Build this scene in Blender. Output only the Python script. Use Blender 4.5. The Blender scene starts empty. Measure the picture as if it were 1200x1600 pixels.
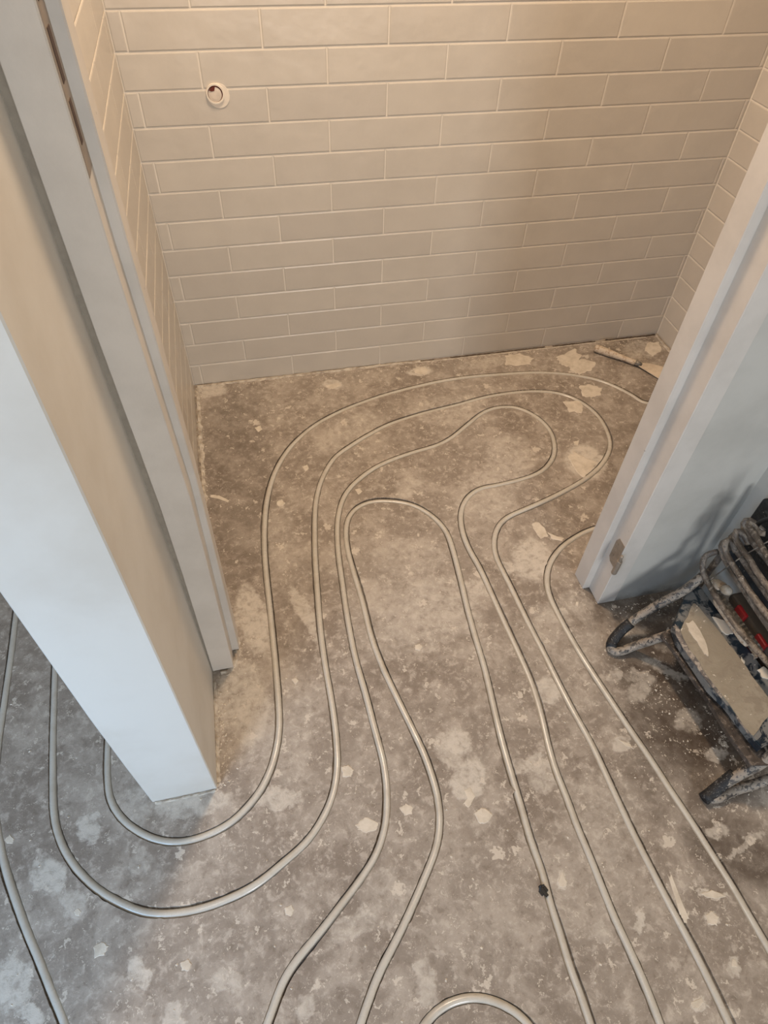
import bpy, bmesh, math, random
import numpy as np
from mathutils import Vector, Matrix
from mathutils.geometry import delaunay_2d_cdt

random.seed(7)
rng = np.random.default_rng(7)
scene = bpy.context.scene
COL = scene.collection

# ------------------------------------------------------------------ camera
F_PX = 1018.21
CAM = np.array([0.16989, -1.83334, 1.38360])
wv = np.array([2.41729118, -0.25375189, 0.13391138])
th = np.linalg.norm(wv); kx, ky, kz = wv / th
K = np.array([[0, -kz, ky], [kz, 0, -kx], [-ky, kx, 0]])
ROT = np.eye(3) + math.sin(th) * K + (1 - math.cos(th)) * K @ K      # rows: right, down, forward
cam_data = bpy.data.cameras.new('camera')
cam = bpy.data.objects.new('camera', cam_data); COL.objects.link(cam)
m3 = Matrix((tuple(ROT[0]), tuple(-ROT[1]), tuple(-ROT[2]))).transposed()
cam.matrix_world = Matrix.Translation(Vector(CAM)) @ m3.to_4x4()
cam_data.sensor_fit = 'HORIZONTAL'; cam_data.sensor_width = 36
cam_data.lens = 36 * F_PX / 1200
cam_data.clip_start = 0.02
scene.camera = cam

# ------------------------------------------------------------------ light
world = bpy.data.worlds.new('world'); scene.world = world; world.use_nodes = True
world.node_tree.nodes['Background'].inputs[0].default_value = (0.92, 0.96, 1.0, 1)
world.node_tree.nodes['Background'].inputs[1].default_value = 0.36

def area(name, loc, target, sx, sy, power, color):
    l = bpy.data.lights.new(name, 'AREA'); l.shape = 'RECTANGLE'; l.size = sx; l.size_y = sy
    l.energy = power; l.color = color
    o = bpy.data.objects.new(name, l); COL.objects.link(o); o.location = loc
    o.rotation_euler = (Vector(target) - Vector(loc)).to_track_quat('-Z', 'Y').to_euler()
    return o
area('toilet_ceiling_light', (0.48, -0.52, 2.38), (0.60, -0.5, 0), 0.30, 0.12, 30, (1.0, 0.76, 0.54))
area('corridor_window_daylight', (0.80, -4.3, 1.15), (0.70, -1.0, 0.5), 0.7, 0.9, 38, (0.92, 0.96, 1.0))
side = area('side_room_daylight', (-0.95, -2.35, 0.75), (-0.25, -1.35, 0.15), 0.6, 0.6, 6.4, (0.34, 0.62, 1.0))
side.data.spread = math.radians(110)
area('corridor_ceiling_light', (-0.38, -1.80, 2.36), (0.4, -1.2, 0.3), 0.22, 0.22, 6.5, (1.0, 0.90, 0.80))
scene.view_settings.view_transform = 'Standard'; scene.view_settings.look = 'None'
scene.view_settings.gamma = 1; scene.view_settings.use_curve_mapping = False
scene.view_settings.exposure = 0.06

# ------------------------------------------------------------------ helpers
def ray(x, y):
    return ROT.T @ np.array([(x - 600) / F_PX, (y - 800) / F_PX, 1.0])
def at(x, y, axis=2, v=0.0):
    """photo measurement -> point on the real surface (floor z=v, wall x=v or y=v)"""
    d = ray(x, y); t = (v - CAM[axis]) / d[axis]
    return Vector(CAM + t * d)

def link(name, me, mat=None, parent=None):
    o = bpy.data.objects.new(name, me); COL.objects.link(o)
    if mat is not None and not me.materials: me.materials.append(mat)
    if parent is not None: o.parent = parent
    return o
def mesh_from(name, verts, faces, smooth=False):
    me = bpy.data.meshes.new(name); me.from_pydata([tuple(v) for v in verts], [], faces); me.update()
    if smooth: me.polygons.foreach_set('use_smooth', [True] * len(me.polygons))
    return me
def obj(name, bm, mat, parent=None, smooth=False):
    me = bpy.data.meshes.new(name)
    bmesh.ops.recalc_face_normals(bm, faces=bm.faces)
    bm.to_mesh(me); bm.free()
    if smooth: me.polygons.foreach_set('use_smooth', [True] * len(me.polygons))
    return link(name, me, mat, parent)
def tag(o, label=None, cat=None, group=None, kind=None):
    if label: o['label'] = label
    if cat: o['category'] = cat
    if group: o['group'] = group
    if kind: o['kind'] = kind
    return o
def empty(name, loc=(0, 0, 0)):
    o = bpy.data.objects.new(name, None); COL.objects.link(o); o.location = loc; o.empty_display_size = .05
    return o
def keep(parent, *children):
    """parent children that were modelled in world coordinates"""
    bpy.context.view_layer.update()
    for c in children:
        c.parent = parent; c.matrix_parent_inverse = Matrix.Translation(-Vector(parent.location))
def add_box(bm, a, b, bevel=0.0):
    r = bmesh.ops.create_cube(bm, size=1)
    c = [(a[i] + b[i]) / 2 for i in range(3)]; s = [abs(b[i] - a[i]) for i in range(3)]
    for v in r['verts']:
        v.co = Vector((c[0] + v.co.x * s[0], c[1] + v.co.y * s[1], c[2] + v.co.z * s[2]))
    if bevel:
        es = {e for v in r['verts'] for e in v.link_edges}
        bmesh.ops.bevel(bm, geom=list(es), offset=bevel, segments=2, affect='EDGES', profile=.5)
def catmull(pts, step):
    P = [np.array(p, float) for p in pts]
    P = [2 * P[0] - P[1]] + P + [2 * P[-1] - P[-2]]
    out = []
    for i in range(1, len(P) - 2):
        n = max(2, int(np.linalg.norm(P[i + 1] - P[i]) / (step * .25)))
        for k in range(n):
            t = k / n
            out.append(.5 * ((2 * P[i]) + (-P[i - 1] + P[i + 1]) * t + (2 * P[i - 1] - 5 * P[i] + 4 * P[i + 1] - P[i + 2]) * t * t
                             + (-P[i - 1] + 3 * P[i] - 3 * P[i + 1] + P[i + 2]) * t ** 3))
    out.append(P[-2])
    out = np.array(out)
    s = np.r_[0, np.cumsum(np.linalg.norm(np.diff(out, axis=0), axis=1))]
    n = max(2, int(s[-1] / step))
    q = np.linspace(0, s[-1], n + 1)
    return np.stack([np.interp(q, s, out[:, k]) for k in range(out.shape[1])], 1)
def add_tube(bm, pts, r, seg=12, caps=True, up=(0, 0, 1)):
    pts = [Vector(p) for p in pts]
    rs = r if hasattr(r, '__len__') else [r] * len(pts)
    t0 = (pts[1] - pts[0]).normalized()
    n = Vector(up) - t0 * Vector(up).dot(t0)
    if n.length < 1e-3: n = Vector((1, 0, 0)) - t0 * t0.x
    n.normalize(); rings = []
    for i, p in enumerate(pts):
        t = (pts[min(i + 1, len(pts) - 1)] - pts[max(i - 1, 0)]).normalized()
        n = (n - t * n.dot(t)).normalized(); b = t.cross(n)
        rings.append([bm.verts.new(p + (n * math.cos(a) + b * math.sin(a)) * rs[i])
                      for a in [2 * math.pi * k / seg for k in range(seg)]])
    for A, B in zip(rings, rings[1:]):
        for k in range(seg): bm.faces.new((A[k], A[(k + 1) % seg], B[(k + 1) % seg], B[k]))
    if caps:
        bm.faces.new(rings[0][::-1]); bm.faces.new(rings[-1])
def add_prism(bm, poly, off):
    """poly: list of 3-D points, extruded by vector off"""
    off = Vector(off)
    A = [bm.verts.new(Vector(p)) for p in poly]; B = [bm.verts.new(Vector(p) + off) for p in poly]
    bm.faces.new(A); bm.faces.new(B[::-1])
    for i in range(len(A)):
        j = (i + 1) % len(A); bm.faces.new((A[i], B[i], B[j], A[j]))

# ------------------------------------------------------------------ materials
class NT:
    def __init__(s, name):
        s.m = bpy.data.materials.new(name); s.m.use_nodes = True
        s.t = s.m.node_tree; s.b = s.t.nodes['Principled BSDF']
        s.geo = s.t.nodes.new('ShaderNodeNewGeometry').outputs['Position']
    def n(s, typ, ins=None, **kw):
        nd = s.t.nodes.new(typ)
        for k, v in kw.items(): setattr(nd, k, v)
        for k, v in (ins or {}).items():
            if isinstance(v, bpy.types.NodeSocket): s.t.links.new(v, nd.inputs[k])
            else: nd.inputs[k].default_value = v
        return nd
    def noise(s, scale, detail=4, rough=.55, vec=None, dist=0, out='Fac'):
        return s.n('ShaderNodeTexNoise', {'Vector': vec or s.geo, 'Scale': scale, 'Detail': detail, 'Roughness': rough, 'Distortion': dist}).outputs[out]
    def ramp(s, fac, lo, hi, a=0., b=1.):
        return s.n('ShaderNodeMapRange', {'Value': fac, 'From Min': lo, 'From Max': hi, 'To Min': a, 'To Max': b}, interpolation_type='SMOOTHSTEP').outputs[0]
    def math(s, op, a, b=0.0, c=None):
        ins = {0: a, 1: b}
        if c is not None: ins[2] = c
        return s.n('ShaderNodeMath', ins, operation=op).outputs[0]
    def vmath(s, op, a, b=(0, 0, 0)):
        nd = s.n('ShaderNodeVectorMath', {0: a, 1: b}, operation=op)
        return nd.outputs['Value'] if op in ('LENGTH', 'DOT_PRODUCT') else nd.outputs[0]
    def mix(s, fac, a, b):
        nd = s.t.nodes.new('ShaderNodeMix'); nd.data_type = 'RGBA'
        for i, v in ((0, fac), (6, a), (7, b)):
            if isinstance(v, bpy.types.NodeSocket): s.t.links.new(v, nd.inputs[i])
            else: nd.inputs[i].default_value = (*v, 1) if hasattr(v, '__len__') and len(v) == 3 else v
        return nd.outputs[2]
    def set(s, **kw):
        for k, v in kw.items():
            k = k.replace('_', ' ')
            if isinstance(v, bpy.types.NodeSocket): s.t.links.new(v, s.b.inputs[k])
            else: s.b.inputs[k].default_value = (*v, 1) if hasattr(v, '__len__') and len(v) == 3 else v
    def bump(s, h, strength=.3, dist=.002):
        s.t.links.new(s.n('ShaderNodeBump', {'Height': h, 'Strength': strength, 'Distance': dist}).outputs[0], s.b.inputs['Normal'])

def srgb(r, g, b):
    f = lambda c: (c / 255 / 12.92) if c / 255 <= .04045 else ((c / 255 + .055) / 1.055) ** 2.4
    return (f(r), f(g), f(b))

def mat_tile():
    s = NT('glazed_tile')
    rnd = s.n('ShaderNodeObjectInfo').outputs['Random']
    base = s.mix(rnd, srgb(190, 182, 171), srgb(198, 190, 178))
    lv = s.t.nodes.new('ShaderNodeTexCoord').outputs['Object']
    big = s.noise(9, 3, .5)
    base = s.mix(s.ramp(big, .35, .7, 0, .35), base, srgb(182, 174, 163))
    fine = s.noise(160, 2, .5)
    base = s.mix(s.math('MULTIPLY', fine, .14), base, srgb(214, 206, 193))
    s.set(Base_Color=base, Roughness=.30, Specular_IOR_Level=.42)
    s.bump(s.math('ADD', s.noise(14, 2, .5), s.math('MULTIPLY', s.noise(60, 2, .5), .15)), .35, .006)
    return s.m
def mat_grout():
    s = NT('cement_grout')
    s.set(Base_Color=s.mix(s.noise(40, 3), srgb(214, 205, 192), srgb(228, 220, 207)), Roughness=.9)
    s.bump(s.noise(400, 2), .2, .001); return s.m
def mat_plaster(name, a, b, rough=.75, scale=5, spots=0.0):
    s = NT(name)
    c = s.mix(s.ramp(s.noise(scale, 5, .6), .35, .7), a, b)
    if spots:
        v = s.n('ShaderNodeTexVoronoi', {'Vector': s.geo, 'Scale': 17.0, 'Randomness': 1.0})
        d = s.math('ADD', v.outputs['Distance'], s.math('MULTIPLY', s.noise(90, 2), .05))
        c = s.mix(s.ramp(d, .045, .065, spots, 0), c, srgb(110, 100, 92))
    s.set(Base_Color=c, Roughness=rough)
    s.bump(s.math('ADD', s.noise(30, 4), s.math('MULTIPLY', s.noise(250, 2), .3)), .12, .003)
    return s.m
def mat_grimewall():
    s = NT('grey_plaster_wall')
    c = s.mix(s.ramp(s.noise(5, 5, .6), .35, .7), srgb(188, 185, 177), srgb(174, 171, 163))
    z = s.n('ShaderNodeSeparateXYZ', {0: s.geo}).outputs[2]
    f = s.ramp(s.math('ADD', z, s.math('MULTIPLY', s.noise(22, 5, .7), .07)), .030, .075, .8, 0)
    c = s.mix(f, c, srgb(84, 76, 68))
    s.set(Base_Color=c, Roughness=.55)
    s.bump(s.math('ADD', s.noise(30, 4), s.math('MULTIPLY', s.noise(250, 2), .3)), .12, .003)
    return s.m
def mat_pipe():
    s = NT('heating_pipe_plastic')
    n = s.noise(25, 4, .6)
    c = s.mix(s.ramp(n, .4, .75), srgb(184, 178, 167), srgb(172, 164, 151))
    c = s.mix(s.ramp(s.noise(120, 5, .7), .56, .72, 0, .35), c, srgb(160, 146, 128))
    s.set(Base_Color=c, Roughness=s.ramp(n, .35, .7, .22, .42), Specular_IOR_Level=.5)
    s.b.inputs['Coat Weight'].default_value = .2; s.b.inputs['Coat Roughness'].default_value = .12
    s.bump(s.noise(200, 3), .08, .001)
    return s.m
def mat_grimy(name, metal, splash, dark, amt=.5, scale=45, rough=.5, metallic=.3):
    s = NT(name)
    n1 = s.noise(scale, 6, .68, dist=.6); n2 = s.noise(scale * .35, 5, .65); n3 = s.noise(scale * 2.2, 4, .7)
    c = s.mix(s.ramp(n2, .42, .62), metal, dark)
    c = s.mix(s.ramp(n1, .62 - amt * .2, .70 - amt * .2, 0, .9), c, splash)
    c = s.mix(s.ramp(n3, .66, .70), c, srgb(222, 214, 200))
    s.set(Base_Color=c, Roughness=s.ramp(n1, .4, .65, rough * .7, .9), Metallic=s.ramp(n1, .45, .6, metallic, 0))
    s.bump(s.math('ADD', n1, n3), .5, .002)
    return s.m
def mat_plain(name, c, rough=.5, metallic=0., var=.15, scale=60):
    s = NT(name)
    d = tuple(x * (1 - var) for x in c)
    s.set(Base_Color=s.mix(s.ramp(s.noise(scale, 4, .6), .35, .7), c, d), Roughness=rough, Metallic=metallic)
    s.bump(s.noise(scale * 3, 3), .1, .001)
    return s.m

# patches of dust and plaster on the screed: photo centre, half sizes, tilt, strength
STAINS = [(75,1370,30,30,0,.8),(112,1405,28,22,.4,.55),(138,1292,20,22,0,.75),(22,1540,30,40,0,.8),(52,1585,22,16,0,.8),
 (215,1520,20,26,.2,.8),(430,1248,36,14,-.1,.7),(350,1535,24,20,-.4,.45),(275,1585,16,22,0,.6),(220,1345,22,26,0,.35),
 (475,1580,15,22,.1,.5),(735,1218,26,36,.2,.75),(716,1160,26,22,.4,.75),(700,1180,16,30,-.6,.5),(690,945,66,48,.3,.45),
 (650,985,60,34,0,.35),(600,960,70,70,0,.22),(745,915,22,14,0,.6),(480,962,11,60,-.55,.6),(395,965,24,62,-.28,.75),
 (372,1085,34,60,.3,.6),(400,1120,22,60,.2,.45),(300,1255,70,22,-.1,.55),(215,1258,28,34,.3,.4),(830,872,30,34,0,.75),
 (915,720,34,26,.4,.85),(905,575,0,0,0,0),(856,1082,24,20,0,.7),(832,1190,14,14,0,.7),(820,1200,30,10,0,.5),(850,1210,22,28,0,.5),
 (965,1158,16,14,0,.6),(950,1240,60,40,.3,.25),(760,775,46,40,0,.35),(800,715,40,40,0,.35),(700,640,60,24,-.1,.25),
 (545,675,60,22,-.5,.3),(900,940,30,18,.4,.3),(860,960,26,18,0,.35),(640,760,26,14,-.5,.35),(665,1530,16,44,-.2,.5),
 (560,1440,60,18,-.6,.4),(600,1400,40,50,0,.25),(880,1378,8,15,0,.7),(945,1290,60,60,0,.2),(1112,1435,14,12,0,.8),
 (1000,1437,8,16,0,.7),(1113,1398,22,5,.15,.8),(1148,1508,9,16,0,.7),(1090,1568,14,12,0,.8),(940,1465,18,20,0,.4),
 (640,870,60,30,0,.3),(450,1145,40,90,.1,.22),(440,830,22,60,0,.2),(1060,1000,40,14,-.3,.35),(1000,1060,26,12,.3,.5),
 (1040,1048,40,8,.35,.5),(1000,1085,20,14,0,.5),(1075,1122,24,20,.3,.55),(1120,1175,20,12,0,.6),(960,1055,12,14,0,.5),
 (1120,1300,22,12,.3,.6),(1165,1320,34,7,-.7,.55),(985,985,30,8,.1,.3),(950,905,20,16,0,.4),(330,610,26,10,-.1,.7),
 (400,590,60,5,-.1,.75),(520,600,16,8,0,.7),(655,580,22,7,-.1,.8),(770,565,60,8,-.12,.35),(1000,545,26,14,0,.45),(790,885,14,12,0,.6)]
# damp and brown patches; shade under the stool and pile is painted in
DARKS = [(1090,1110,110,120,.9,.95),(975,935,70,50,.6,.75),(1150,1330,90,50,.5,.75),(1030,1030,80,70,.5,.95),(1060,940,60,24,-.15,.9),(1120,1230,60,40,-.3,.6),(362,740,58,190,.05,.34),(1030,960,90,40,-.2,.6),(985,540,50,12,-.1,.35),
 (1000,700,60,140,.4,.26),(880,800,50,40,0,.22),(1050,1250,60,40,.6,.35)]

def mat_floor():
    s = NT('concrete_screed')
    sep = s.n('ShaderNodeSeparateXYZ', {0: s.geo})
    flat = s.n('ShaderNodeCombineXYZ', {0: sep.outputs[0], 1: sep.outputs[1], 2: 0.0}).outputs[0]
    warp = s.noise(14, 4, .6, flat, out='Color')
    warp2 = s.noise(70, 4, .65, flat, out='Color')
    wv_ = s.vmath('ADD', s.vmath('SCALE', s.vmath('SUBTRACT', warp, (.5, .5, .5))), s.vmath('SCALE', s.vmath('SUBTRACT', warp2, (.5, .5, .5))))
    for nd in s.t.nodes:
        if nd.bl_idname == 'ShaderNodeVectorMath' and nd.operation == 'SCALE' and nd.inputs['Scale'].default_value == 1.0:
            src = nd.inputs[0].links[0].from_node.inputs[0].links[0].from_node
            nd.inputs['Scale'].default_value = .055 if src.inputs['Scale'].default_value < 20 else .03
    pos = s.vmath('ADD', flat, wv_)
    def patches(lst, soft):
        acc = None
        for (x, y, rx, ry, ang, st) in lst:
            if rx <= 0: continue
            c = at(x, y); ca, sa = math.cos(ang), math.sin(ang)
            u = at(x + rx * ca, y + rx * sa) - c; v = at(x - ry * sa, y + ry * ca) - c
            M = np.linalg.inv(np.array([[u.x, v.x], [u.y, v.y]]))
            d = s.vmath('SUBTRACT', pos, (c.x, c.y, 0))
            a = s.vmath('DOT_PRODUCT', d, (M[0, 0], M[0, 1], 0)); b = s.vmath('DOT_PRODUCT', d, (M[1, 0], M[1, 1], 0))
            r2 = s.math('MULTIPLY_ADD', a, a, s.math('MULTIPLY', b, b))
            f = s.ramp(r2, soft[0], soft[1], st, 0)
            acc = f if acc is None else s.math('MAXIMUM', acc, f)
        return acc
    big = s.noise(3.2, 6, .62, flat); mid = s.noise(11, 6, .68, flat, .4); fine = s.noise(48, 5, .7, flat, .3); grit = s.noise(320, 3, .65, flat)
    c = s.mix(s.ramp(big, .35, .66), srgb(128, 117, 106), srgb(145, 135, 124))
    c = s.mix(s.ramp(mid, .42, .64, 0, .60), c, srgb(178, 168, 156))
    c = s.mix(s.ramp(fine, .50, .66, 0, .6), c, srgb(190, 180, 168))
    c = s.mix(s.ramp(fine, .32, .45, .5, 0), c, srgb(106, 94, 82))
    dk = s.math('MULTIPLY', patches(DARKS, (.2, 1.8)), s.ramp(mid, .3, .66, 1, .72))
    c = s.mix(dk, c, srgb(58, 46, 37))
    st = s.math('MULTIPLY', patches(STAINS, (.55, 1.35)), s.ramp(fine, .34, .56, .45, 1))
    c = s.mix(st, c, srgb(204, 196, 184))
    # small drops of plaster in three sizes
    for sc, th_, amt in ((21, .22, .8), (47, .26, .75), (110, .30, .7), (230, .3, .5)):
        v = s.n('ShaderNodeTexVoronoi', {'Vector': s.vmath('ADD', flat, s.vmath('MULTIPLY', s.vmath('SUBTRACT', warp2, (.5, .5, .5)), (.05, .05, 0))), 'Scale': float(sc), 'Randomness': 1.0})
        h = s.math('FRACT', s.math('MULTIPLY', s.n('ShaderNodeSeparateColor', {0: v.outputs['Color']}).outputs[0], 7.3))
        rad = s.math('MULTIPLY', s.ramp(h, .45, 1, 0, 1), th_)
        f = s.ramp(s.math('SUBTRACT', v.outputs['Distance'], rad), -.03, .02, amt, 0)
        f = s.math('MULTIPLY', f, s.math('GREATER_THAN', h, .48))
        c = s.mix(f, c, srgb(202, 192, 178))
    # trowel scratches
    for rz, sc in ((.5, 5.), (-.9, 6.), (1.7, 4.)):
        mp = s.n('ShaderNodeMapping', {'Vector': pos, 'Rotation': (0, 0, rz), 'Scale': (sc * 16, sc * .8, 1)}).outputs[0]
        f = s.math('MULTIPLY', s.ramp(s.noise(1, 3, .6, mp), .66, .72, 0, .55), s.ramp(mid, .45, .6))
        c = s.mix(f, c, srgb(190, 180, 166))
    c = s.mix(s.math('MULTIPLY', grit, .22), c, srgb(112, 100, 88))
    s.set(Base_Color=c, Roughness=s.ramp(dk, 0, .8, .78, .45), Specular_IOR_Level=.35)
    s.bump(s.math('ADD', s.math('ADD', s.math('MULTIPLY', mid, .8), s.math('MULTIPLY', fine, .6)), s.math('ADD', s.math('MULTIPLY', grit, .22), s.math('MULTIPLY', st, .4))), .35, .004)
    return s.m

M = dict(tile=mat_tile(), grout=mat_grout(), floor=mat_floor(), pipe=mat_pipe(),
    partition=mat_plaster('skimmed_plaster_wall', srgb(208, 203, 194), srgb(198, 191, 180), .62, 4, .0),
    wall=mat_grimewall(),
    frame=mat_plaster('primed_door_frame', srgb(204, 197, 188), srgb(194, 187, 178), .5, 9, .6),
    darkpanel=mat_grimy('dark_scuffed_panel', srgb(34, 36, 38), srgb(72, 76, 76), srgb(26, 26, 26), .3, 40, .6, 0),
    ledge=mat_grimy('dark_rusty_steel', srgb(74, 66, 60), srgb(112, 102, 94), srgb(40, 36, 34), .45, 60, .6, .1),
    scum=mat_grimy('grey_plaster_scum', srgb(126, 118, 112), srgb(164, 154, 144), srgb(84, 80, 80), .6, 90, .7, 0),
    gapshade=mat_plain('dark_gap_shade', srgb(62, 50, 40), .8),
    caulk=mat_plain('grey_caulk', srgb(150, 141, 128), .8),
    ceiling=mat_plaster('ceiling_plaster', srgb(225, 222, 215), srgb(215, 212, 205), .8),
    crust=mat_plaster('plaster_residue', srgb(190, 181, 167), srgb(150, 138, 124), .9, 60),
    flake=mat_plaster('dry_plaster_flake', srgb(202, 192, 177), srgb(182, 171, 155), .9, 40),
    hinge=mat_plain('brushed_steel', srgb(150, 138, 124), .5, .35, .2, 80),
    slot=mat_plain('dark_slot', srgb(70, 52, 44), .8),
    strip=mat_plain('strike_plate_metal', srgb(150, 136, 122), .45, .4),
    red=mat_plain('dark_red_brick', srgb(96, 42, 32), .9), plug=mat_plain('cream_plug', srgb(212, 198, 182), .5, 0, .12),
    filler=mat_plain('white_filler', srgb(226, 215, 200), .85, 0, .06),
    legs=mat_grimy('plaster_caked_steel_tube', srgb(84, 80, 76), srgb(150, 140, 128), srgb(46, 45, 46), .95, 95, .5, .1),
    rubber=mat_grimy('black_rubber_splashed', srgb(22, 23, 26), srgb(112, 110, 108), srgb(16, 18, 22), .30, 170, .6, 0),
    blue=mat_grimy('navy_painted_steel', srgb(44, 56, 66), srgb(116, 116, 114), srgb(28, 38, 48), .85, 32, .4, .1),
    tan=mat_grimy('dried_plaster_coat', srgb(150, 141, 126), srgb(134, 124, 110), srgb(138, 129, 114), .5, 26, .7, 0),
    splash=mat_plain('fresh_white_plaster', srgb(216, 206, 190), .7, 0, .05),
    hoop=mat_grimy('grimy_steel_hoop', srgb(104, 96, 88), srgb(138, 128, 116), srgb(78, 70, 62), .6, 80, .45, .15),
    case=mat_plain('grey_brown_case', srgb(78, 70, 62), .6), redp=mat_plain('red_plastic', srgb(150, 32, 36), .4),
    black=mat_plain('black_plastic', srgb(22, 22, 22), .4), steel=mat_grimy('stained_steel', srgb(110, 106, 100), srgb(150, 140, 126), srgb(80, 76, 70), .4, 50, .4, .6),
    wood=mat_grimy('plaster_caked_wood', srgb(170, 148, 124), srgb(200, 186, 166), srgb(150, 126, 102), .95, 110, .7, 0),
    blade=mat_plaster('plaster_coated_blade', srgb(204, 190, 170), srgb(186, 170, 150), .8, 40),
    bristle=mat_plain('off_white_bristle', srgb(200, 192, 178), .9, 0, .3, 200))

# ------------------------------------------------------------------ pipes: centre lines measured on the floor
PA = [(1008,629),(993,620),(967,606),(933,593),(883,584),(833,581.7),(776,585),(730,589),(680,597),(613,613),(567,628),(530,643),(493,663),(463,688),(443,713),(427,743),(417,777),(413,810),(412.5,850),(416,900),(421.7,950),(427,1000),(431.7,1050),(435,1100),(435.7,1137),(430,1177),(418,1213),(401,1243),(367,1280),(327,1303),(283,1315),(247,1312),(213,1297),(187,1275),(171,1247),(167,1213),(167,1183),(168,1155),(172,1110),(180,1050),(190,990)]
PA_R = [(925,826),(900,838),(877,855),(861,877),(855,900),(858,927),(873,960),(893,997),(917,1037),(947,1083),(980,1133),(1017,1187),(1050,1238),(1083,1287),(1117,1340),(1147,1387),(1173,1433),(1200,1480),(1235,1545),(1262,1600),(1290,1665)]
PB = [(95,900),(90,970),(86,1030),(83,1117),(82,1183),(82,1233),(83,1267),(90,1303),(107,1340),(133,1373),(167,1400),(213,1422),(250,1428),(300,1423),(350,1407),(400,1382),(443,1347),(477,1317),(503,1280),(520,1240),(526,1200),(526,1177),(523,1137),(517,1090),(508,1037),(500,977),(495,917),(492,860),(492,800),(497,767),(507,740),(523,715),(547,697),(580,677),(613,660),(663,644),(713,632),(767,618),(827,611),(873,614),(907,627),(933,647),(948,670),(954,693),(948,713),(933,733),(907,753),(867,775),(827,793),(793,808),(777,825),(772,850),(777,873),(797,913),(823,967),(850,1020),(873,1067),(897,1113),(927,1167),(967,1252),(993,1307),(1020,1360),(1047,1413),(1077,1470),(1107,1530),(1137,1593),(1165,1655)]
PC = [(395,1660),(420,1594),(443,1533),(470,1493),(500,1457),(533,1413),(563,1373),(588,1333),(602,1287),(604,1243),(602,1215),(597,1183),(583,1130),(570,1080),(555,1027),(543,967),(533,900),(528,860),(527,820),(532,790),(543,767),(563,747),(587,730),(613,718),(647,706),(683,695),(707,682),(730,663),(755,644),(780,636),(810,637),(840,652),(860,673),(867,697),(863,717),(847,735),(820,747),(780,757),(750,763),(730,777),(720,800),(722,827),(732,855),(750,887),(770,930),(793,980),(813,1023),(833,1070),(847,1117),(857,1163),(869,1205),(885,1245),(903,1293),(923,1340),(940,1383),(960,1433),(983,1483),(1007,1537),(1030,1597),(1052,1655)]
PD = [(545,1660),(565,1597),(590,1527),(610,1487),(630,1447),(650,1403),(667,1363),(682,1323),(687,1283),(683,1243),(673,1207),(660,1172),(640,1130),(617,1083),(597,1040),(580,993),(567,940),(553,893),(544,860),(541,833),(544,810),(557,793),(580,783),(613,782),(647,789),(677,807),(697,830),(708,860),(720,907),(730,950),(743,997),(757,1043),(770,1097),(783,1150),(797,1200),(815,1260),(830,1313),(847,1360),(860,1410),(875,1457),(890,1507),(907,1553),(922,1597),(940,1655)]
PE = [(34,880),(23,965),(15,1033),(6,1100),(-3,1160),(-8,1220),(-8,1270),(0,1325),(10,1367),(27,1417),(43,1460),(60,1500),(75,1540),(90,1577),(105,1615),(122,1665)]
PF = [(640,1655),(652,1620),(667,1596),(687,1576),(713,1563),(743,1558),(773,1564),(800,1577),(824,1597),(842,1622),(855,1655)]
def floor_pts(l): return [tuple(at(x, y))[:2] for x, y in l]
A_w = floor_pts(PA)[::-1]
# behind the right jamb the outermost pipe turns back towards the doorway
turn = [(1.545, -0.40), (1.555, -0.55), (1.47, -0.70), (1.30, -0.79), (1.12, -0.83)]
A_all = A_w + turn + floor_pts(PA_R)
paths = dict(A=A_all, B=floor_pts(PB), C=floor_pts(PC), D=floor_pts(PD), E=floor_pts(PE), F=floor_pts(PF))
STEP = .006
lines = {}
for k, p in paths.items():
    q = catmull(p, STEP)
    ker = np.hanning(13); ker /= ker.sum(); pad = 6
    qq = np.vstack([np.repeat(q[:1], pad, 0), q, np.repeat(q[-1:], pad, 0)])
    lines[k] = np.stack([np.convolve(qq[:, i], ker, 'valid') for i in range(2)], 1)
def smooth_noise(n, corr, amp):
    x = rng.normal(size=n + 6 * corr); k = np.hanning(2 * corr + 1); y = np.convolve(x, k / np.sqrt((k ** 2).sum()), 'same')[3 * corr:3 * corr + n]
    return amp * y

# ------------------------------------------------------------------ floor with chased grooves
X0, X1, Y0, Y1 = -1.6, 1.80, -4.4, 0.06
HW = .0083
verts2, edges2 = [], []
trough_v, trough_f = [], []
for k, q in lines.items():
    t = np.gradient(q, axis=0); t /= np.linalg.norm(t, axis=1)[:, None]; nrm = np.stack([-t[:, 1], t[:, 0]], 1)
    n = len(q)
    wl = HW + np.abs(smooth_noise(n, 2, .00045)) + np.clip(smooth_noise(n, 30, .0009), -.0003, .003)
    wr = HW + np.abs(smooth_noise(n, 2, .00045)) + np.clip(smooth_noise(n, 30, .0009), -.0003, .003)
    L = q + nrm * wl[:, None]; Rr = q - nrm * wr[:, None]
    loop = [tuple(p) for p in L] + [tuple(p) for p in Rr[::-1]]
    b = len(verts2); verts2 += loop
    edges2 += [(b + i, b + (i + 1) % len(loop)) for i in range(len(loop))]
    b = len(trough_v)
    for i in range(n):
        for (s_, z) in ((1, 0), (1, -.007), (.7, -.0135), (0, -.0172), (-.7, -.0135), (-1, -.007), (-1, 0)):
            w = wl[i] if s_ > 0 else wr[i]
            p = q[i] + nrm[i] * s_ * w; trough_v.append((p[0], p[1], z))
    for i in range(n - 1):
        for j in range(6):
            a = b + i * 7 + j; trough_f.append((a, a + 1, a + 8, a + 7))
b = len(verts2)
verts2 += [(X0, Y0), (X1, Y0), (X1, Y1), (X0, Y1)]; edges2 += [(b, b + 1), (b + 1, b + 2), (b + 2, b + 3), (b + 3, b)]
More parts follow.
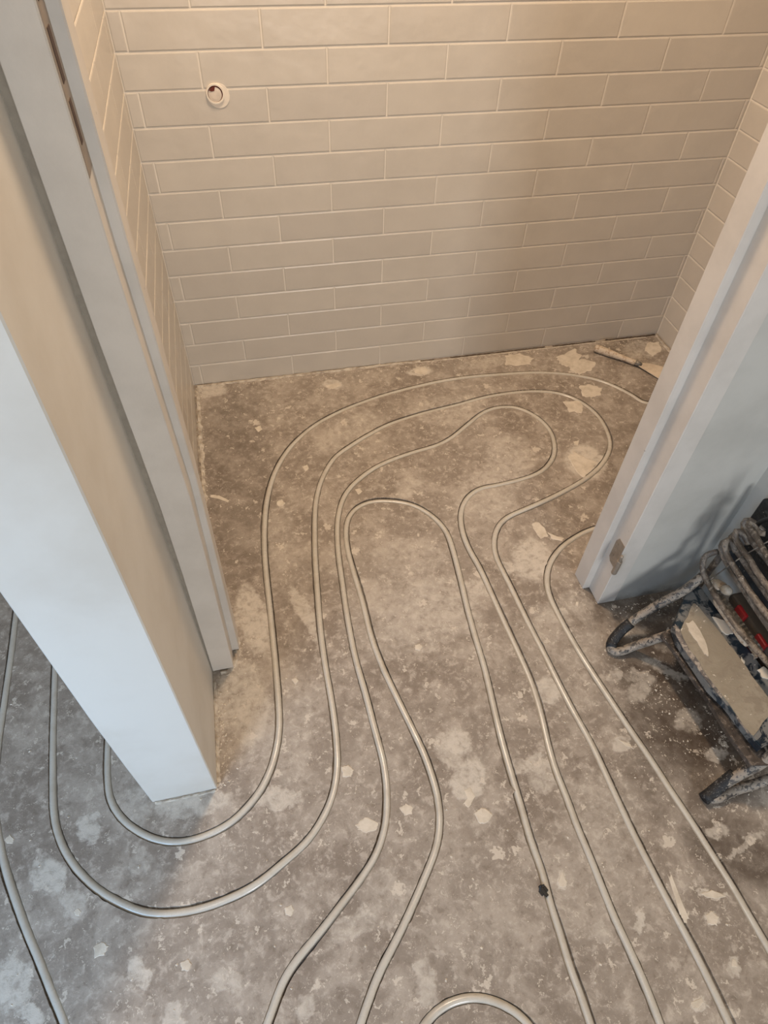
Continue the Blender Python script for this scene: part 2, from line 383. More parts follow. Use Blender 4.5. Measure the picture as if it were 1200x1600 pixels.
for gx in np.arange(X0 + .1, X1, .09):
    for gy in np.arange(-2.1, Y1 - .03, .09): verts2.append((gx + random.uniform(-.02, .02), gy + random.uniform(-.02, .02)))
vo, eo, fo, *_ = delaunay_2d_cdt([Vector(v) for v in verts2], edges2, [], 0, 1e-7)
VO = np.array([tuple(v) for v in vo])
allq = np.vstack([q for q in lines.values()])
fo = [f for f in fo]
cent = np.array([VO[list(f)].mean(0) for f in fo])
dmin = np.full(len(cent), 9.)
for i in range(0, len(cent), 4000):
    c_ = cent[i:i + 4000]; dmin[i:i + 4000] = np.sqrt(((c_[:, None, :] - allq[None, ::1, :]) ** 2).sum(-1)).min(1)
# exact: inside test against each groove strip
keepf = [f for f, d in zip(fo, dmin) if d > HW * .97]
nb = len(trough_v)
fv = trough_v + [(x, y, 0) for x, y in VO]
ff = trough_f + [tuple(nb + i for i in f) for f in keepf]
fbm = bmesh.new(); fme = mesh_from('floor', fv, ff); fbm.from_mesh(fme)
for f in fbm.faces:
    if f.normal.z < 0: f.normal_flip()
fbm.to_mesh(fme); fbm.free()
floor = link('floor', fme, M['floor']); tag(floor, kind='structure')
# slab under the screed so nothing is see-through
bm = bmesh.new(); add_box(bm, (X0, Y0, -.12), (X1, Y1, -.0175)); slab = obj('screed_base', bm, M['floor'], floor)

labels = {
 'A': 'pipe nearest the tiled back wall and nearest the steel stool',
 'B': 'pipe second from the tiled back wall, widest curve below the partition',
 'C': 'pipe third from the tiled back wall',
 'D': 'pipe arched innermost in the doorway, with a black clip',
 'E': 'pipe at the lower left corner, passing left of the partition',
 'F': 'pipe, only its arch showing at the bottom edge'}
for k, q in lines.items():
    n = len(q)
    t = np.gradient(q, axis=0); t /= np.linalg.norm(t, axis=1)[:, None]; nrm = np.stack([-t[:, 1], t[:, 0]], 1)
    off = np.clip(smooth_noise(n, 35, .0009), -.0011, .0011)
    z = -.0070 + np.clip(smooth_noise(n, 40, .0009), -.0018, .0014)
    p = q + nrm * off[:, None]
    bm = bmesh.new(); add_tube(bm, [(p[i, 0], p[i, 1], z[i]) for i in range(0, n)], .0080, 14)
    o = obj('heating_pipe', bm, M['pipe'], None, True)
    tag(o, 'off-white underfloor heating ' + labels[k], 'pipe', 'underfloor heating pipes chased into the screed')

# black clip on the innermost pipe
c = at(849, 1392)
bm = bmesh.new()
add_box(bm, (-.0085, -.005, 0.0005), (.0085, .005, .0035), .0008)
add_box(bm, (-.0035, -.011, 0.001), (.003, .011, .0045), .0008)
add_tube(bm, [(-.006, .004, .002), (0, .009, .006), (.007, .006, .0045)], .0017, 8)
clip = obj('pipe_clip', bm, M['black']); clip.location = (c.x, c.y, -.0012); clip.rotation_euler = (0, 0, .4)
tag(clip, 'small black plastic clip stuck on the innermost pipe near the bottom', 'clip')

# ------------------------------------------------------------------ flakes, splashes and crusts on the floor
def blob(name, poly_px, h, mat, parent=floor, z=0.0):
    pts = [at(x, y) for x, y in poly_px]
    c = sum(pts, Vector()) / len(pts)
    out = []
    for i, p in enumerate(pts):
        q = pts[(i + 1) % len(pts)]
        for k in range(5):
            r = p.lerp(q, k / 5); d = r - c
            out.append(c + d * (1 + random.uniform(-.11, .10)))
    vs = [(p.x, p.y, z) for p in out]; n = len(vs)
    vs += [(c.x + (p.x - c.x) * .9, c.y + (p.y - c.y) * .9, z + h * random.uniform(.8, 1.2)) for p in out]
    vs.append((c.x, c.y, z + h))
    fs = [(i, (i + 1) % n, n + (i + 1) % n, n + i) for i in range(n)] + [(n + i, n + (i + 1) % n, 2 * n) for i in range(n)]
    return link(name, mesh_from(name, vs, fs), mat, parent)
FLAKES = [
 [(870,558),(898,545),(908,556),(902,568),(885,574),(873,568)], [(888,572),(910,560),(930,565),(926,578),(905,585),(892,580)],
 [(905,603),(922,600),(941,606),(938,617),(924,621),(910,619)], [(880,628),(905,626),(912,634),(908,645),(890,643)],
 [(886,712),(897,706),(915,714),(934,722),(922,735),(912,747),(900,738)], [(896,690),(905,688),(903,696),(897,695)],
 [(830,818),(841,816),(852,826),(856,838),(845,842),(836,830)], [(856,832),(870,838),(882,841),(878,846),(862,842)],
 [(790,556),(812,552),(834,560),(828,569),(806,572),(788,570)],
 [(645,576),(660,573),(672,578),(664,586),(648,583)], [(508,602),(528,598),(532,602),(520,608),(511,606)],
 [(555,1289),(570,1277),(592,1285),(590,1296),(572,1302),(560,1296)], [(624,1262),(634,1256),(646,1262),(643,1272),(632,1274)],
 [(742,1268),(754,1261),(770,1272),(764,1284),(750,1288),(744,1280)], [(533,1198),(544,1195),(553,1203),(549,1214),(536,1214)],
 [(145,1480),(158,1471),(170,1478),(163,1492),(148,1497)], [(281,1505),(293,1498),(300,1506),(295,1518),(284,1516)],
 [(445,1418),(455,1414),(460,1422),(455,1432),(446,1430)], [(7,1312),(15,1304),(22,1310),(20,1318),(10,1318)],
 [(115,1424),(121,1419),(127,1424),(124,1431),(117,1430)], [(1044,1368),(1050,1370),(1077,1436),(1070,1443),(1062,1428)],
 [(1092,1396),(1112,1391),(1136,1400),(1120,1405),(1104,1402)], [(1102,1430),(1112,1424),(1123,1433),(1120,1446),(1106,1444)],
 [(1080,1566),(1096,1559),(1100,1566),(1090,1576),(1082,1576)], [(1144,1498),(1150,1500),(1153,1512),(1143,1510)],
 [(328,773),(342,774),(358,782),(356,785),(340,779),(328,777)], 
 [(900,940),(904,940),(903,948),(899,946)], [(965,1155),(972,1158),(984,1162),(990,1170),(978,1166)],
 [(648,1008),(656,1006),(661,1011),(656,1017),(649,1015)], [(455,1062),(462,1059),(467,1064),(461,1070)], 
 [(432,784),(440,781),(446,786),(441,792),(433,790)], [(555,765),(562,763),(566,768),(560,773)], [(472,729),(480,726),(483,732),(477,737)],
 [(398,668),(407,665),(410,671),(403,675)], [(1010,536),(1030,534),(1034,548),(1020,556),(1008,548)],
 [(872,1378),(878,1362),(886,1378),(884,1386),(874,1386)], [(725,1235),(736,1230),(742,1244),(733,1262),(724,1256),(731,1248)]]
for f in FLAKES: blob('plaster_flake', f, random.uniform(.0004, .0010), M['flake'])

def crust(name, pts, w, h, step=.012):
    """ragged ridge of dried plaster along a foot of wall"""
    q = catmull([tuple(p)[:2] for p in pts], step); vs, fs = [], []
    t = np.gradient(q, axis=0); t /= np.linalg.norm(t, axis=1)[:, None]; nrm = np.stack([-t[:, 1], t[:, 0]], 1)
    for i in range(len(q)):
        for j, s_ in enumerate((-.5, -.2, .15, .5)):
            ww = w * random.uniform(.5, 1.3) if j in (0, 3) else w
            p = q[i] + nrm[i] * s_ * ww
            vs.append((p[0], p[1], 0 if j in (0, 3) else h * random.uniform(.2, 1.3)))
    for i in range(len(q) - 1):
        for j in range(3): a = i * 4 + j; fs.append((a, a + 1, a + 5, a + 4))
    return tag(link(name, mesh_from(name, vs, fs), M['crust'], floor), kind='stuff')
crust('plaster_crust', [(-.021, -.02), (-.020, -.25), (-.018, -.55), (-.014, -.9)], .016, .006)
crust('plaster_crust', [(-.02, -.008), (.2, -.007), (.5, -.006), (.75, -.006)], .014, .004)
crust('plaster_crust', [(.75, -.012), (1.1, -.014), (1.4, -.012), (1.62, -.014)], .007, .0016, .007)
for (xa, xb, w_) in ((.62, .80, .004), (.86, 1.22, .006), (1.25, 1.42, .007), (1.46, 1.665, .009)):  # dark strips stand in for the shaded gap under the back wall tiles
    o = crust('gap_shade_line', [(xa, -.0045), ((xa + xb) / 2, -.005), (xb, -.0045)], w_, .0012, .008); o.data.materials.clear(); o.data.materials.append(M['gapshade'])
crust('plaster_crust', [(1.665, -.01), (1.664, -.2), (1.664, -.5)], .012, .005)
crust('plaster_crust', [(-.020, -1.095), (-.021, -1.18), (-.022, -1.25), (-.024, -1.322)], .009, .0025, .005)
crust('plaster_crust', [(-.005, -1.072), (.02, -1.066), (.036, -1.03), (.04, -.99)], .016, .005, .007)
crust('plaster_crust', [(-.15, -1.335), (-.10, -1.336), (-.03, -1.336)], .007, .0025, .006)

# loose crumbs and dust grains
vs, fs = [], []
def crumb(x, y, r):
    b = len(vs)
    for k in range(4):
        a = k * math.pi / 2 + random.uniform(-.5, .5); rr = r * random.uniform(.6, 1.3)
        vs.append((x + math.cos(a) * rr, y + math.sin(a) * rr, 0.0))
    vs.append((x + random.uniform(-.3, .3) * r, y + random.uniform(-.3, .3) * r, r * random.uniform(.4, .9)))
    fs.extend([(b, b + 1, b + 4), (b + 1, b + 2, b + 4), (b + 2, b + 3, b + 4), (b + 3, b, b + 4)])
for i in range(1500):
    x, y = random.uniform(-.5, 1.66), random.uniform(-1.85, -.02)
    if -.17 < x < -.015 and y > -1.34 or x < -.1 and y > -1: continue
    if x > .9 and -1.09 < y < -.96: continue
    if np.min(np.abs(allq - np.array([x, y])).max(1)) < .011: continue
    crumb(x, y, random.choice((.0007, .0009, .0012, .0018, .0026)))
for (xa, ya, xb, yb, sp, n) in ((-.018, -.02, -.018, -.95, .012, 90), (0, -.02, 1.65, -.02, .018, 260), (-.014, -1.08, -.018, -1.33, .016, 110), (.0, -1.09, .05, -1.0, .02, 60), (.96, -1.09, 1.17, -1.09, .015, 80), (.95, -1.25, 1.1, -1.5, .12, 120)):
    for i in range(n):
        t = random.random(); x = xa + (xb - xa) * t + abs(random.gauss(0, sp)) * (1 if xa < .1 and xb < .1 else 0); y = ya + (yb - ya) * t - (abs(random.gauss(0, sp)) if xb > .1 else 0)
        if np.min(np.abs(allq - np.array([x, y])).max(1)) < .011: continue
        crumb(x, y, random.choice((.001, .0015, .002, .003)))
tag(link('plaster_crumbs', mesh_from('plaster_crumbs', vs, fs), M['flake']), 'pale crumbs of dry plaster scattered over the concrete floor', 'debris', kind='stuff')

# ------------------------------------------------------------------ walls with tiles
H = .0779296; PITCH = .302; G = .0032; ROWS = 31; CEIL = ROWS * H + .004
def wall_box(name, a, b, mat, parent=None):
    bm = bmesh.new(); add_box(bm, a, b); o = obj(name, bm, mat, parent)
    if parent is None: tag(o, kind='structure')
    return o
wall_back = wall_box('wall_back', (X0, .0016, 0), (1.80, .10, CEIL), M['grout'])
wall_left = wall_box('wall_left', (-.150, -.976, 0), (-.0316, .0016, CEIL), M['grout'])
wall_right = wall_box('wall_right', (1.6746, -.972, 0), (1.79, .0016, CEIL), M['grout'])
tile_mesh = {}
def tile_me(w):
    key = round(w, 3)
    if key in tile_mesh: return tile_mesh[key]
    a, h, ch, d = w / 2, (H - G) / 2, .0024, .0016
    V = [(x, 0, z) for x, z in ((-a + ch, -h + ch), (a - ch, -h + ch), (a - ch, h - ch), (-a + ch, h - ch))]
    V += [(x, .0009, z) for x, z in ((-a, -h), (a, -h), (a, h), (-a, h))]
    V += [(x, .004, z) for x, z in ((-a, -h), (a, -h), (a, h), (-a, h))]
    Fc = [(0, 1, 2, 3)] + [(4 + i, 4 + (i + 1) % 4, (i + 1) % 4, i) for i in range(4)] + [(8 + i, 8 + (i + 1) % 4, 4 + (i + 1) % 4, 4 + i) for i in range(4)]
    me = mesh_from('tile', V, Fc); me.materials.append(M['tile']); tile_mesh[key] = me
    return me
def tiles(wall, lo, hi, place, offs):
    for k in range(ROWS):
        j = offs[k % 2]
        while j > lo: j -= PITCH
        while j < hi:
            a, b_ = max(j + G / 2, lo + G * .4), min(j + PITCH - G / 2, hi - G * .4)
            if b_ - a > .008:
                o = bpy.data.objects.new('tile', tile_me(b_ - a)); COL.objects.link(o); o.parent = wall
                loc, rz = place((a + b_) / 2); zc = (k + .5) * H + random.uniform(-.0003, .0003)
                o.location = (*loc, zc)
                o.rotation_euler = (random.gauss(0, .0022), random.gauss(0, .0008), rz + random.gauss(0, .0012))
            j += PITCH
tiles(wall_back, -.030, 1.673, lambda u: ((u, 0.0), 0), (0.0, PITCH / 2))
# left wall faces +x, u runs from the doorway to the corner; right wall faces -x
tiles(wall_left, -.974, -.002, lambda u: ((-.030, u), math.pi / 2), (-.06, -.211))
tiles(wall_right, -.970, -.002, lambda u: ((1.673, u), -math.pi / 2), (-.29, -.17))
for w in (wall_left,):
    pass

# pipe stub hole in the tiles
ctr = (.178, .848)
def disc(name, cx, cz, r, y, mat, parent, ry=None, dome=0, inner=0, thick=.002):
    bm = bmesh.new(); n = 36
    ring = [bm.verts.new((cx + r * math.cos(2 * math.pi * k / n) * random.uniform(.99, 1.01), y, cz + r * math.sin(2 * math.pi * k / n))) for k in range(n)]
    back = [bm.verts.new((v.co.x, y + thick, v.co.z)) for v in ring]
    for k in range(n): bm.faces.new((ring[k], ring[(k + 1) % n], back[(k + 1) % n], back[k]))
    if inner:
        inn = [bm.verts.new((cx + inner * math.cos(2 * math.pi * k / n), y, cz + inner * math.sin(2 * math.pi * k / n))) for k in range(n)]
        inb = [bm.verts.new((v.co.x, y + thick, v.co.z)) for v in inn]
        for k in range(n):
            bm.faces.new((ring[k], ring[(k + 1) % n], inn[(k + 1) % n], inn[k])); bm.faces.new((inn[k], inn[(k + 1) % n], inb[(k + 1) % n], inb[k]))
    else:
        c0 = bm.verts.new((cx, y - dome, cz))
        mid_ = [bm.verts.new((cx + .6 * r * math.cos(2 * math.pi * k / n), y - dome * .8, cz + .6 * r * math.sin(2 * math.pi * k / n))) for k in range(n)]
        for k in range(n):
            bm.faces.new((ring[k], ring[(k + 1) % n], mid_[(k + 1) % n], mid_[k])); bm.faces.new((mid_[k], mid_[(k + 1) % n], c0))
    return obj(name, bm, mat, parent)
sock = empty('pipe_outlet', (ctr[0], -.004, ctr[1]))
tag(sock, 'small round capped pipe outlet ringed with white filler in the tiled wall', 'outlet')
parts = [disc('filler_ring', ctr[0] + .007, ctr[1] - .005, .0265, -.0014, M['filler'], None, thick=.003),
         disc('collar', ctr[0], ctr[1], .0215, -.0048, M['filler'], None, inner=.0178, thick=.006),
         disc('cavity', ctr[0], ctr[1], .018, -.0022, M['red'], None),
         disc('plug', ctr[0] - .0006, ctr[1] - .0014, .0158, -.0032, M['plug'], None, dome=.0012)]
bm = bmesh.new()
add_prism(bm, [(ctr[0] - .0135, -.0050, ctr[1] + .0075), (ctr[0] - .008, -.0050, ctr[1] + .0055), (ctr[0] - .001, -.0050, ctr[1] + .0065), (ctr[0] + .0015, -.0050, ctr[1] + .0150), (ctr[0] - .007, -.0050, ctr[1] + .0145)], (0, .001, 0))
parts.append(obj('broken_gap', bm, M['red']))
keep(sock, *parts)

# partition stub between toilet and side room (right face leans a little)
def loft(name, zs, prof, mat):
    bm = bmesh.new(); R_ = [[bm.verts.new((x, y, z)) for x, y in prof(z)] for z in zs]
    for A, B in zip(R_, R_[1:]):
        n = len(A)
        for i in range(n): bm.faces.new((A[i], A[(i + 1) % n], B[(i + 1) % n], B[i]))
    bm.faces.new(R_[0][::-1]); bm.faces.new(R_[-1])
    return obj(name, bm, mat)
xr = lambda z: float(np.interp(z, (0, .52, .74, 1.1, 2.45), (-.027, -.0205, -.0180, -.0155, -.014)))
xl = lambda z: float(np.interp(z, (0, .32, .74, 2.45), (-.156, -.1575, -.151, -.150)))
xm = lambda z: float(np.interp(z, (0, .4, 1.0, 2.45), (-.0235, -.0225, -.0255, -.026)))
zs = [0, .2, .4, .52, .63, .74, .9, 1.1, 1.5, CEIL]
partition = loft('wall_partition', zs, lambda z: [(xl(z), -1.33), (xl(z) + .002, -1.332), (xr(z) - .002, -1.332), (xr(z), -1.33), (xm(z), -1.06), (xm(z) - .009, -1.058), (xm(z) - .01, -.9765), (-.151, -.9765)], M['partition'])
tag(partition, kind='structure')

# front wall right of the doorway, corridor wall, lintel, ceiling
wall_front = wall_box('wall_front', (.975, -1.0745, 0), (1.80, -.9725, CEIL), M['wall'])
wall_corridor = wall_box('wall_corridor', (1.188, -4.4, 0), (1.30, -1.0745, CEIL), M['wall'])
ceiling = wall_box('ceiling', (X0, Y0, CEIL), (1.80, .10, CEIL + .08), M['ceiling'])
lintel = wall_box('wall_above_door', (-.03, -1.0745, 2.08), (.975, -.9725, CEIL), M['wall'])

# ------------------------------------------------------------------ door frame
door = empty('door_1', (.48, -1.02, 0)); tag(door, kind='structure')
g = lambda z: float(np.interp(z, (0, .38, .575, .78, 1.0, 2.2), (0, .009, .013, .009, .005, .004)))
gl = lambda z: float(np.interp(z, (0, .4, .6, .72, .86, 2.2), (-.0215, -.014, -.012, -.014, -.0165, -.016)))
zf = [.006, .2, .4, .575, .7, .78, .9, 1.0, 1.3, 2.04]
def left_prof(z):
    e = g(z); a = gl(z)
    return [(a, -1.068), (a + .001, -1.069), (.0240 + e, -1.069), (.0255 + e, -1.0675), (.0255 + e, -1.024), (.0395 + e * .6, -1.024), (.0415 + e * .6, -1.022), (.0415 + e * .6, -.979), (-.02, -.979), (-.02, -1.05)]
caulk = loft('caulk_bead', zf, lambda z: [(xm(z) - .001, -1.0625), (gl(z) + .001, -1.0635), (gl(z) + .001, -1.05), (xm(z) - .001, -1.05)], M['caulk'])
jl = loft('jamb', zf, left_prof, M['frame'])
def right_prof(z):
    return [(.9795, -1.0755), (.935, -1.0755), (.9335, -1.074), (.9335, -1.0245), (.9165, -1.0245), (.9150, -1.023), (.9140, -.978), (.9795, -.972)]
jr = loft('jamb', [.002, .5, 1.0, 1.5, 2.04], right_prof, M['frame'])
bm = bmesh.new(); add_prism(bm, [(-.02, -1.069, 2.085), (-.02, -1.069, 2.04), (-.02, -1.024, 2.04), (-.02, -1.024, 2.025), (-.02, -.979, 2.025), (-.02, -.979, 2.085)], (.9995, 0, 0))
jh = obj('head', bm, M['frame'])
# strike strip with slots on the left rebate
bm = bmesh.new(); add_box(bm, (.0275, -1.0655, 1.085), (.0312, -1.030, 1.42), .0006); strike = obj('strike_plate', bm, M['strip']); tag(strike, 'dull metal strike strip with dark slots')
keep(door, jl, jr, jh, strike, caulk)
bpy.context.view_layer.update()
for za, zb, ya, yb in ((1.235, 1.40, -1.060, -1.045), (1.170, 1.215, -1.058, -1.044), (1.115, 1.155, -1.057, -1.045)):
    bm = bmesh.new(); add_box(bm, (.0300, ya, za), (.0318, yb, zb)); sl = obj('latch_slot', bm, M['slot']); sl.parent = strike; sl.matrix_parent_inverse = Matrix.Translation(-door.location)
    sl.matrix_parent_inverse = strike.matrix_world.inverted()
# hinge half with knuckle on the right rebate
bm = bmesh.new()
add_prism(bm, [(.9325, y, z) for y, z in ((-1.041, .160), (-1.041, .218), (-1.048, .232), (-1.073, .232), (-1.073, .150), (-1.050, .150))], (.0012, 0, 0))
for y, z in ((-1.050, .175), (-1.050, .214), (-1.062, .195)):
    r = bmesh.ops.create_cone(bm, cap_ends=True, segments=10, radius1=.003, radius2=.0025, depth=.001, matrix=Matrix.Translation((.9320, y, z)) @ Matrix.Rotation(math.pi / 2, 4, 'Y'))
hinge = obj('hinge', bm, M['hinge']); tag(hinge, 'dull steel hinge leaf')
keep(door, hinge); bpy.context.view_layer.update()
bm = bmesh.new(); add_tube(bm, [(.9295, -1.0815, .143), (.9295, -1.0815, .146), (.9295, -1.0815, .190), (.9295, -1.0815, .192)], [.0055, .0068, .0068, .006], 14)
add_tube(bm, [(.9295, -1.0815, .192), (.9295, -1.0815, .208), (.9295, -1.0815, .211)], [.0040, .0040, .002], 12)
kn = obj('knuckle', bm, M['hinge'], None, False); kn.parent = hinge; kn.matrix_parent_inverse = hinge.matrix_world.inverted()
# paint nicks on the left jamb
# ------------------------------------------------------------------ scraper in the far corner
scr = empty('scraper', (1.45, -.13, 0)); tag(scr, 'plaster-caked scraper with a wooden handle lying in the far right tiled corner', 'scraper')
a = Vector((1.388, -.062, .0150)); b = Vector((1.498, -.170, .0115)); d = (b - a).normalized(); sd = Vector((-d.y, d.x, 0))
bm = bmesh.new()
prof = [(-.001, .006), (.0, .0110), (.006, .0138), (.03, .0142), (.06, .0128), (.09, .0108), (.115, .0095), (.140, .0100), (.150, .0105), (.152, .006)]
add_tube(bm, [a + d * t for t, r in prof], [r for t, r in prof], 16)
hd = obj('handle', bm, M['wood'], None, True)
bm = bmesh.new(); add_tube(bm, [b - d * .002, b + d * .012, b + d * .020], [.0102, .0095, .006], 14); fer = obj('ferrule', bm, M['steel'], None, True)
e = b + d * .012
bm = bmesh.new(); add_prism(bm, [(p.x, p.y, z) for p, z in ((e - sd * .010, .009), (e + sd * .012, .009), (e + d * .03 + sd * .030, .0065), (e + d * .11 + sd * .050, .003), (e + d * .115 - sd * .046, .003), (e + d * .04 - sd * .022, .0065))], (0, 0, .0022))
bl = obj('blade', bm, M['blade'])
keep(scr, hd, fer, bl)

# ------------------------------------------------------------------ low steel step stool beside the front wall
def T(x, y, z): return at(x, y, 2, z)
stool = empty('step_stool', (1.02, -1.38, 0))
tag(stool, 'low navy steel step stool with a plaster-coated tread standing beside the front wall', 'stool')
ZT = .150
outline = [(1078,914),(1094,914),(1110,938),(1127,962),(1150,990),(1176,1023),(1203,1060),(1232,1105),(1222,1150),(1190,1168),(1175,1150),(1137,1100),(1110,1073),(1083,1033),(1060,999),(1053,977),(1064,948)]
bm = bmesh.new(); add_prism(bm, [T(x, y, ZT) for x, y in outline], (0, 0, -.022))
bmesh.ops.bevel(bm, geom=[e_ for e_ in bm.edges if all(abs(v.co.z - ZT) < 1e-5 for v in e_.verts)], offset=.003, segments=2, affect='EDGES')
tread = obj('tread', bm, M['blue'])
tanp = [(1083,942),(1092,950),(1115,978),(1133,1000),(1151,1023),(1173,1055),(1200,1091),(1212,1112),(1198,1122),(1177,1151),(1164,1138),(1137,1098),(1112,1068),(1092,1036),(1070,1004),(1062,986),(1074,964)]
def ragged(px, z, h, name, mat):
    pts = [T(x, y, z) for x, y in px]; out = []
    c = sum(pts, Vector()) / len(pts)
    for i, p in enumerate(pts):
        q = pts[(i + 1) % len(pts)]
        for k in range(3):
            r = p.lerp(q, k / 3); out.append(r + (r - c).normalized() * random.uniform(-.0022, .0018))
    bm = bmesh.new(); add_prism(bm, [(p.x, p.y, z - .001) for p in out], (0, 0, h + .001)); return obj(name, bm, mat)
coat = ragged(tanp, ZT, .0022, 'plaster_coat', M['tan'])
sp = [ragged([(1072,974),(1082,970),(1094,985),(1104,1008),(1107,1026),(1100,1022),(1088,1002),(1076,986)], ZT + .0022, .0012, 'plaster_splash', M['flake']),
      ragged([(1112,964),(1130,970),(1146,984),(1144,990),(1134,992),(1124,984)], ZT, .003, 'plaster_splash', M['splash']),
      ragged([(1184,1048),(1192,1042),(1204,1052),(1202,1062),(1190,1060)], ZT, .003, 'plaster_splash', M['splash']),
      ragged([(1174,1022),(1180,1020),(1184,1028),(1178,1031)], ZT, .002, 'plaster_splash', M['blade']),
      ragged([(1157,1026),(1162,1032),(1163,1038),(1158,1034)], ZT, .002, 'plaster_splash', M['splash'])]
sp.append(ragged([(1055,976),(1062,984),(1070,1002),(1088,1028),(1108,1056),(1130,1088),(1126,1090),(1104,1064),(1084,1036),(1063,1006),(1055,990)], ZT, .0012, 'plaster_splash', M['scum']))
sp.append(ragged([(1147,1112),(1156,1118),(1170,1138),(1176,1150),(1168,1146),(1154,1128)], ZT, .0012, 'plaster_splash', M['scum']))
# lower ledge with two screw rings
bm = bmesh.new(); add_prism(bm, [T(x, y, .118) for x, y in ((1034,990),(1062,978),(1090,1018),(1120,1064),(1150,1104),(1196,1172),(1206,1195),(1174,1196),(1140,1149),(1108,1096),(1075,1048),(1050,1012))], (0, 0, -.004))
add_prism(bm, [T(x, y, .1188) for x, y in ((1034,992),(1050,1012),(1075,1048),(1108,1096),(1140,1149),(1174,1196),(1177,1195),(1143,1148),(1111,1095),(1078,1047),(1053,1011),(1037,990))], (0, 0, -.012))
ledge = obj('ledge', bm, M['ledge'])
scw = []
for x, y in ((1083, 1041), (1147, 1128)):
    p = T(x, y, .1185); bm = bmesh.new()
    add_tube(bm, [(p.x + .0052 * math.cos(a_), p.y + .0052 * math.sin(a_), p.z + .001) for a_ in [2 * math.pi * k / 16 for k in range(17)]], .0018, 6, False)
    scw.append(obj('screw_eye', bm, M['hoop']))
def leg_tube(pts, r, name, mat):
    q = catmull([tuple(p) for p in pts], .008); bm = bmesh.new(); add_tube(bm, [Vector(p) for p in q], r, 14); return obj(name, bm, mat, None, True)
R_ = .0105
footA = [T(1098, 900, .205), T(1068, 923, .165), T(1030, 944, .115), T(993, 967, .065), T(972, 984, .040), T(957, 1002, .019), T(955, 1015, .0115), T(968, 1018, .0125), T(990, 1010, .025), T(1020, 1000, .07), T(1050, 990, .112)]
legA = leg_tube(footA, R_, 'leg', M['legs'])
rubA = leg_tube([T(986, 973, .057), T(972, 984, .040), T(957, 1002, .0195), T(955, 1012, .0145)], R_ + .0020, 'rubber_foot', M['rubber'])
legB = leg_tube([T(1222, 1165, .155), T(1190, 1192, .105), T(1160, 1208, .070), T(1130, 1226, .035), T(1108, 1243, .016), T(1120, 1247, .012), T(1150, 1234, .012), T(1190, 1222, .03), T(1225, 1208, .055)], R_, 'leg', M['legs'])
rubB = leg_tube([T(1148, 1210, .056), T(1130, 1224, .036), T(1112, 1239, .019), T(1100, 1248, .0145)], R_ + .0022, 'rubber_foot', M['rubber'])
keep(stool, tread, coat, *sp, ledge, *scw, legA, legB); bpy.context.view_layer.update()
for ru, le in ((rubA, legA), (rubB, legB)):
    ru.parent = le; ru.matrix_parent_inverse = le.matrix_world.inverted()

# ------------------------------------------------------------------ folded tubular rack with hooped ends, along the corridor wall
rack = empty('folded_rack', (1.10, -1.35, 0))
tag(rack, 'folded rack of grimy bent steel hoops stacked behind the navy stool', 'rack')
# each: photo points along the front leg, x plane
HOOPS = [
 (1.085, [(1122,862),(1113,864),(1104,868),(1099,875),(1098,888),(1102,902),(1115,926),(1131,950),(1150,978),(1176,1008),(1204,1040),(1250,1090)]),
 (1.100, [(1146,858),(1138,846),(1131,847),(1127,853),(1129,865),(1136,880),(1147,898),(1170,934),(1205,985),(1245,1040)]),
 (1.085, [(1150,862),(1143,848),(1137,844),(1133,849),(1134,862),(1142,878),(1155,898),(1170,922),(1205,968),(1245,1020)]),
 (1.110, [(1166,850),(1156,838),(1148,835),(1142,840),(1146,852),(1156,868),(1172,892),(1205,938),(1245,990)]),
 (1.095, [(1170,850),(1162,836),(1154,829),(1149,832),(1150,842),(1158,856),(1170,872),(1182,892),(1206,926),(1245,980)]),
 (1.120, [(1192,830),(1182,820),(1172,813),(1164,814),(1162,822),(1168,836),(1180,852),(1206,884),(1245,936)]),
 (1.095, [(1196,834),(1186,832),(1176,820),(1168,815),(1170,822),(1178,834),(1187,848),(1196,864),(1210,880),(1245,925)])]
hp = []
for i, (xp, pts) in enumerate(HOOPS):
    P3 = []
    for j, (x, y) in enumerate(pts):
        P3.append(at(x, y, 0, xp + (.024 - .008 * j if j < 3 else 0)))
    hp.append(leg_tube(P3, .0062 if i != 0 else .0066, 'hoop', M['hoop']))
rod = leg_tube([at(1108, 907, 0, 1.083), at(1139, 884, 0, 1.090), at(1164, 867, 0, 1.093), at(1200, 846, 0, 1.098), at(1215, 838, 0, 1.10)], .0013, 'tie_wire', M['steel'])
# legs the hoops stand on (towards the corridor, hidden by the stack) and shelf bars
b1 = leg_tube([(1.12, -1.42, .40), (1.13, -1.43, .20), (1.135, -1.44, .008)], .0075, 'upright', M['hoop'])
b2 = leg_tube([(1.125, -1.155, .34), (1.14, -1.135, .20), (1.15, -1.125, .008)], .0075, 'upright', M['hoop'])
pn = []  # added dark panel: darkens the openings between the hoops and blocks light
for xa, xb, ya, yb, za, zb in ((1.162, 1.176, -1.58, -1.125, .205, .405),):
    bm = bmesh.new(); add_box(bm, (xa, ya, za), (xb, yb, zb), .004); pn.append(obj('added_dark_panel', bm, M['darkpanel']))
keep(rack, *hp, rod, b1, b2, *pn)

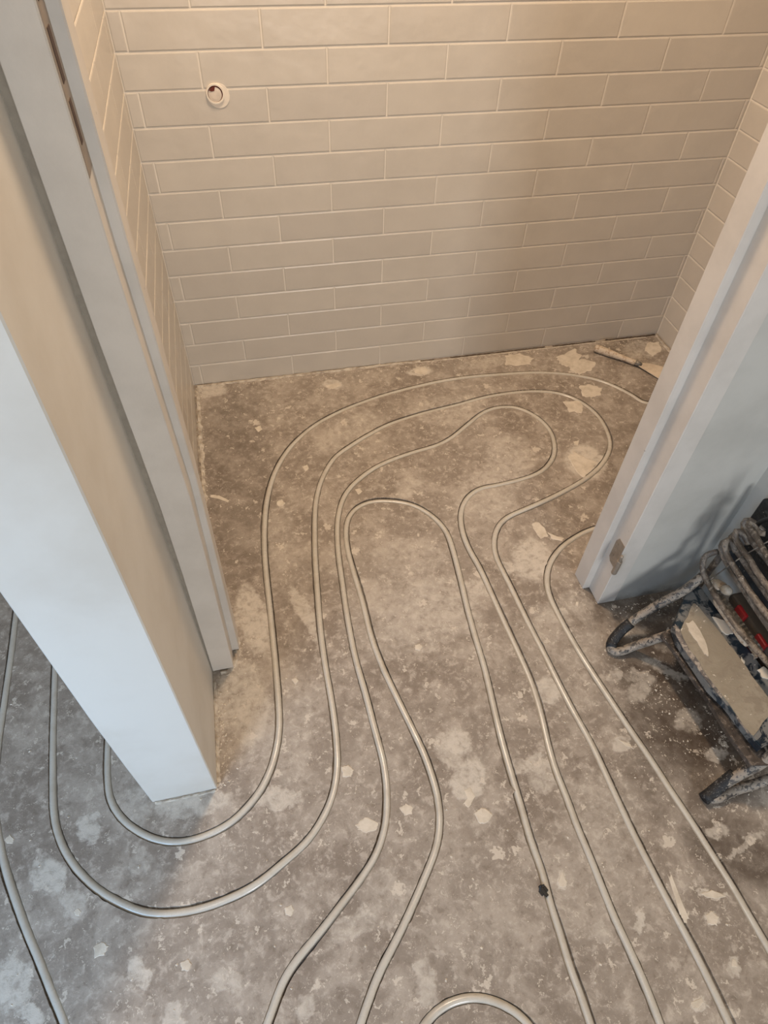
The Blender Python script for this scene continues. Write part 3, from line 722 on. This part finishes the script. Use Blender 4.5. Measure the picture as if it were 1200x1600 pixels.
# notched trowel edge
trw = empty('notched_trowel', (1.11, -1.29, 0)); tag(trw, 'notched steel trowel blade with teeth, wedged behind the navy stool', 'trowel')
p0, p1 = at(1118, 922, 0, 1.112), at(1190, 1022, 0, 1.112)
ax = (p1 - p0); Lt = ax.length; ax.normalize(); side = Vector((.75, .1, .62)); side = (side - ax * side.dot(ax)).normalized()
bm = bmesh.new(); poly = [p0 - side * .014, p0.copy()]
nt = 16
for i in range(nt):
    t0, t1 = Lt * i / nt, Lt * (i + .5) / nt
    poly += [p0 + ax * t0, p0 + ax * t0 + side * .008, p0 + ax * t1 + side * .008, p0 + ax * t1]
poly += [p0 + ax * Lt, p0 + ax * Lt - side * .014]
nn = ax.cross(side).normalized()
add_prism(bm, poly, nn * .0015); bmesh.ops.triangulate(bm, faces=[f for f in bm.faces if len(f.verts) > 4])
blade2 = obj('blade', bm, M['steel'])
bm = bmesh.new(); mpt = p0 + ax * Lt * .5 - side * .012; add_tube(bm, [mpt - ax * .06 + nn * .012, mpt - ax * .05 + nn * .012, mpt + ax * .05 + nn * .012, mpt + ax * .06 + nn * .012], [.006, .009, .009, .006], 12)
hd2 = obj('handle', bm, M['wood'], None, True)
keep(trw, blade2, hd2)

# grey-brown tool case with red catches behind the hoops
case = empty('tool_case', (1.15, -1.37, 0)); tag(case, 'grey-brown tool case with red catches behind the bent steel hoops', 'case')
bm = bmesh.new(); add_box(bm, (1.138, -1.52, 0), (1.184, -1.215, .165), .006); cb = obj('body', bm, M['case'])
bm = bmesh.new(); add_box(bm, (1.136, -1.522, .168), (1.185, -1.213, .190), .006); cl = obj('lid', bm, M['case'])
rp = []
for y in (-1.262, -1.335):
    bm = bmesh.new(); add_box(bm, (1.128, y - .016, .140), (1.138, y + .016, .196), .003); rp.append(obj('catch', bm, M['redp']))
keep(case, cb, cl, *rp)
# brush with a pale tip
br = empty('paint_brush', (1.12, -1.2, .2)); p = at(1128, 918, 0, 1.125); q = at(1148, 930, 0, 1.125)
tag(br, 'stubby brush with a pale tip on the floor behind the navy stool', 'brush')
ax2 = (q - p).normalized(); br.location = p
bm = bmesh.new(); add_tube(bm, [p - ax2 * .03, p - ax2 * .02, p, p + ax2 * .004], [.008, .012, .013, .010], 12); h3 = obj('handle', bm, M['wood'], None, True)
bm = bmesh.new(); add_tube(bm, [p + ax2 * .004, p + ax2 * .014, p + ax2 * .024, p + ax2 * .028], [.009, .012, .009, .003], 12); t3 = obj('bristles', bm, M['bristle'], None, True)
keep(br, h3, t3)
# black cable over the top of the rack
cab = leg_tube([at(x, y, 0, xx) for x, y, xx in ((1178,832,1.13),(1182,822,1.13),(1190,815,1.125),(1203,811,1.12),(1222,812,1.115),(1245,822,1.11),(1260,845,1.105))], .005, 'cable', M['black'])
tag(cab, 'black cable looped over the top of the steel hoops', 'cable')
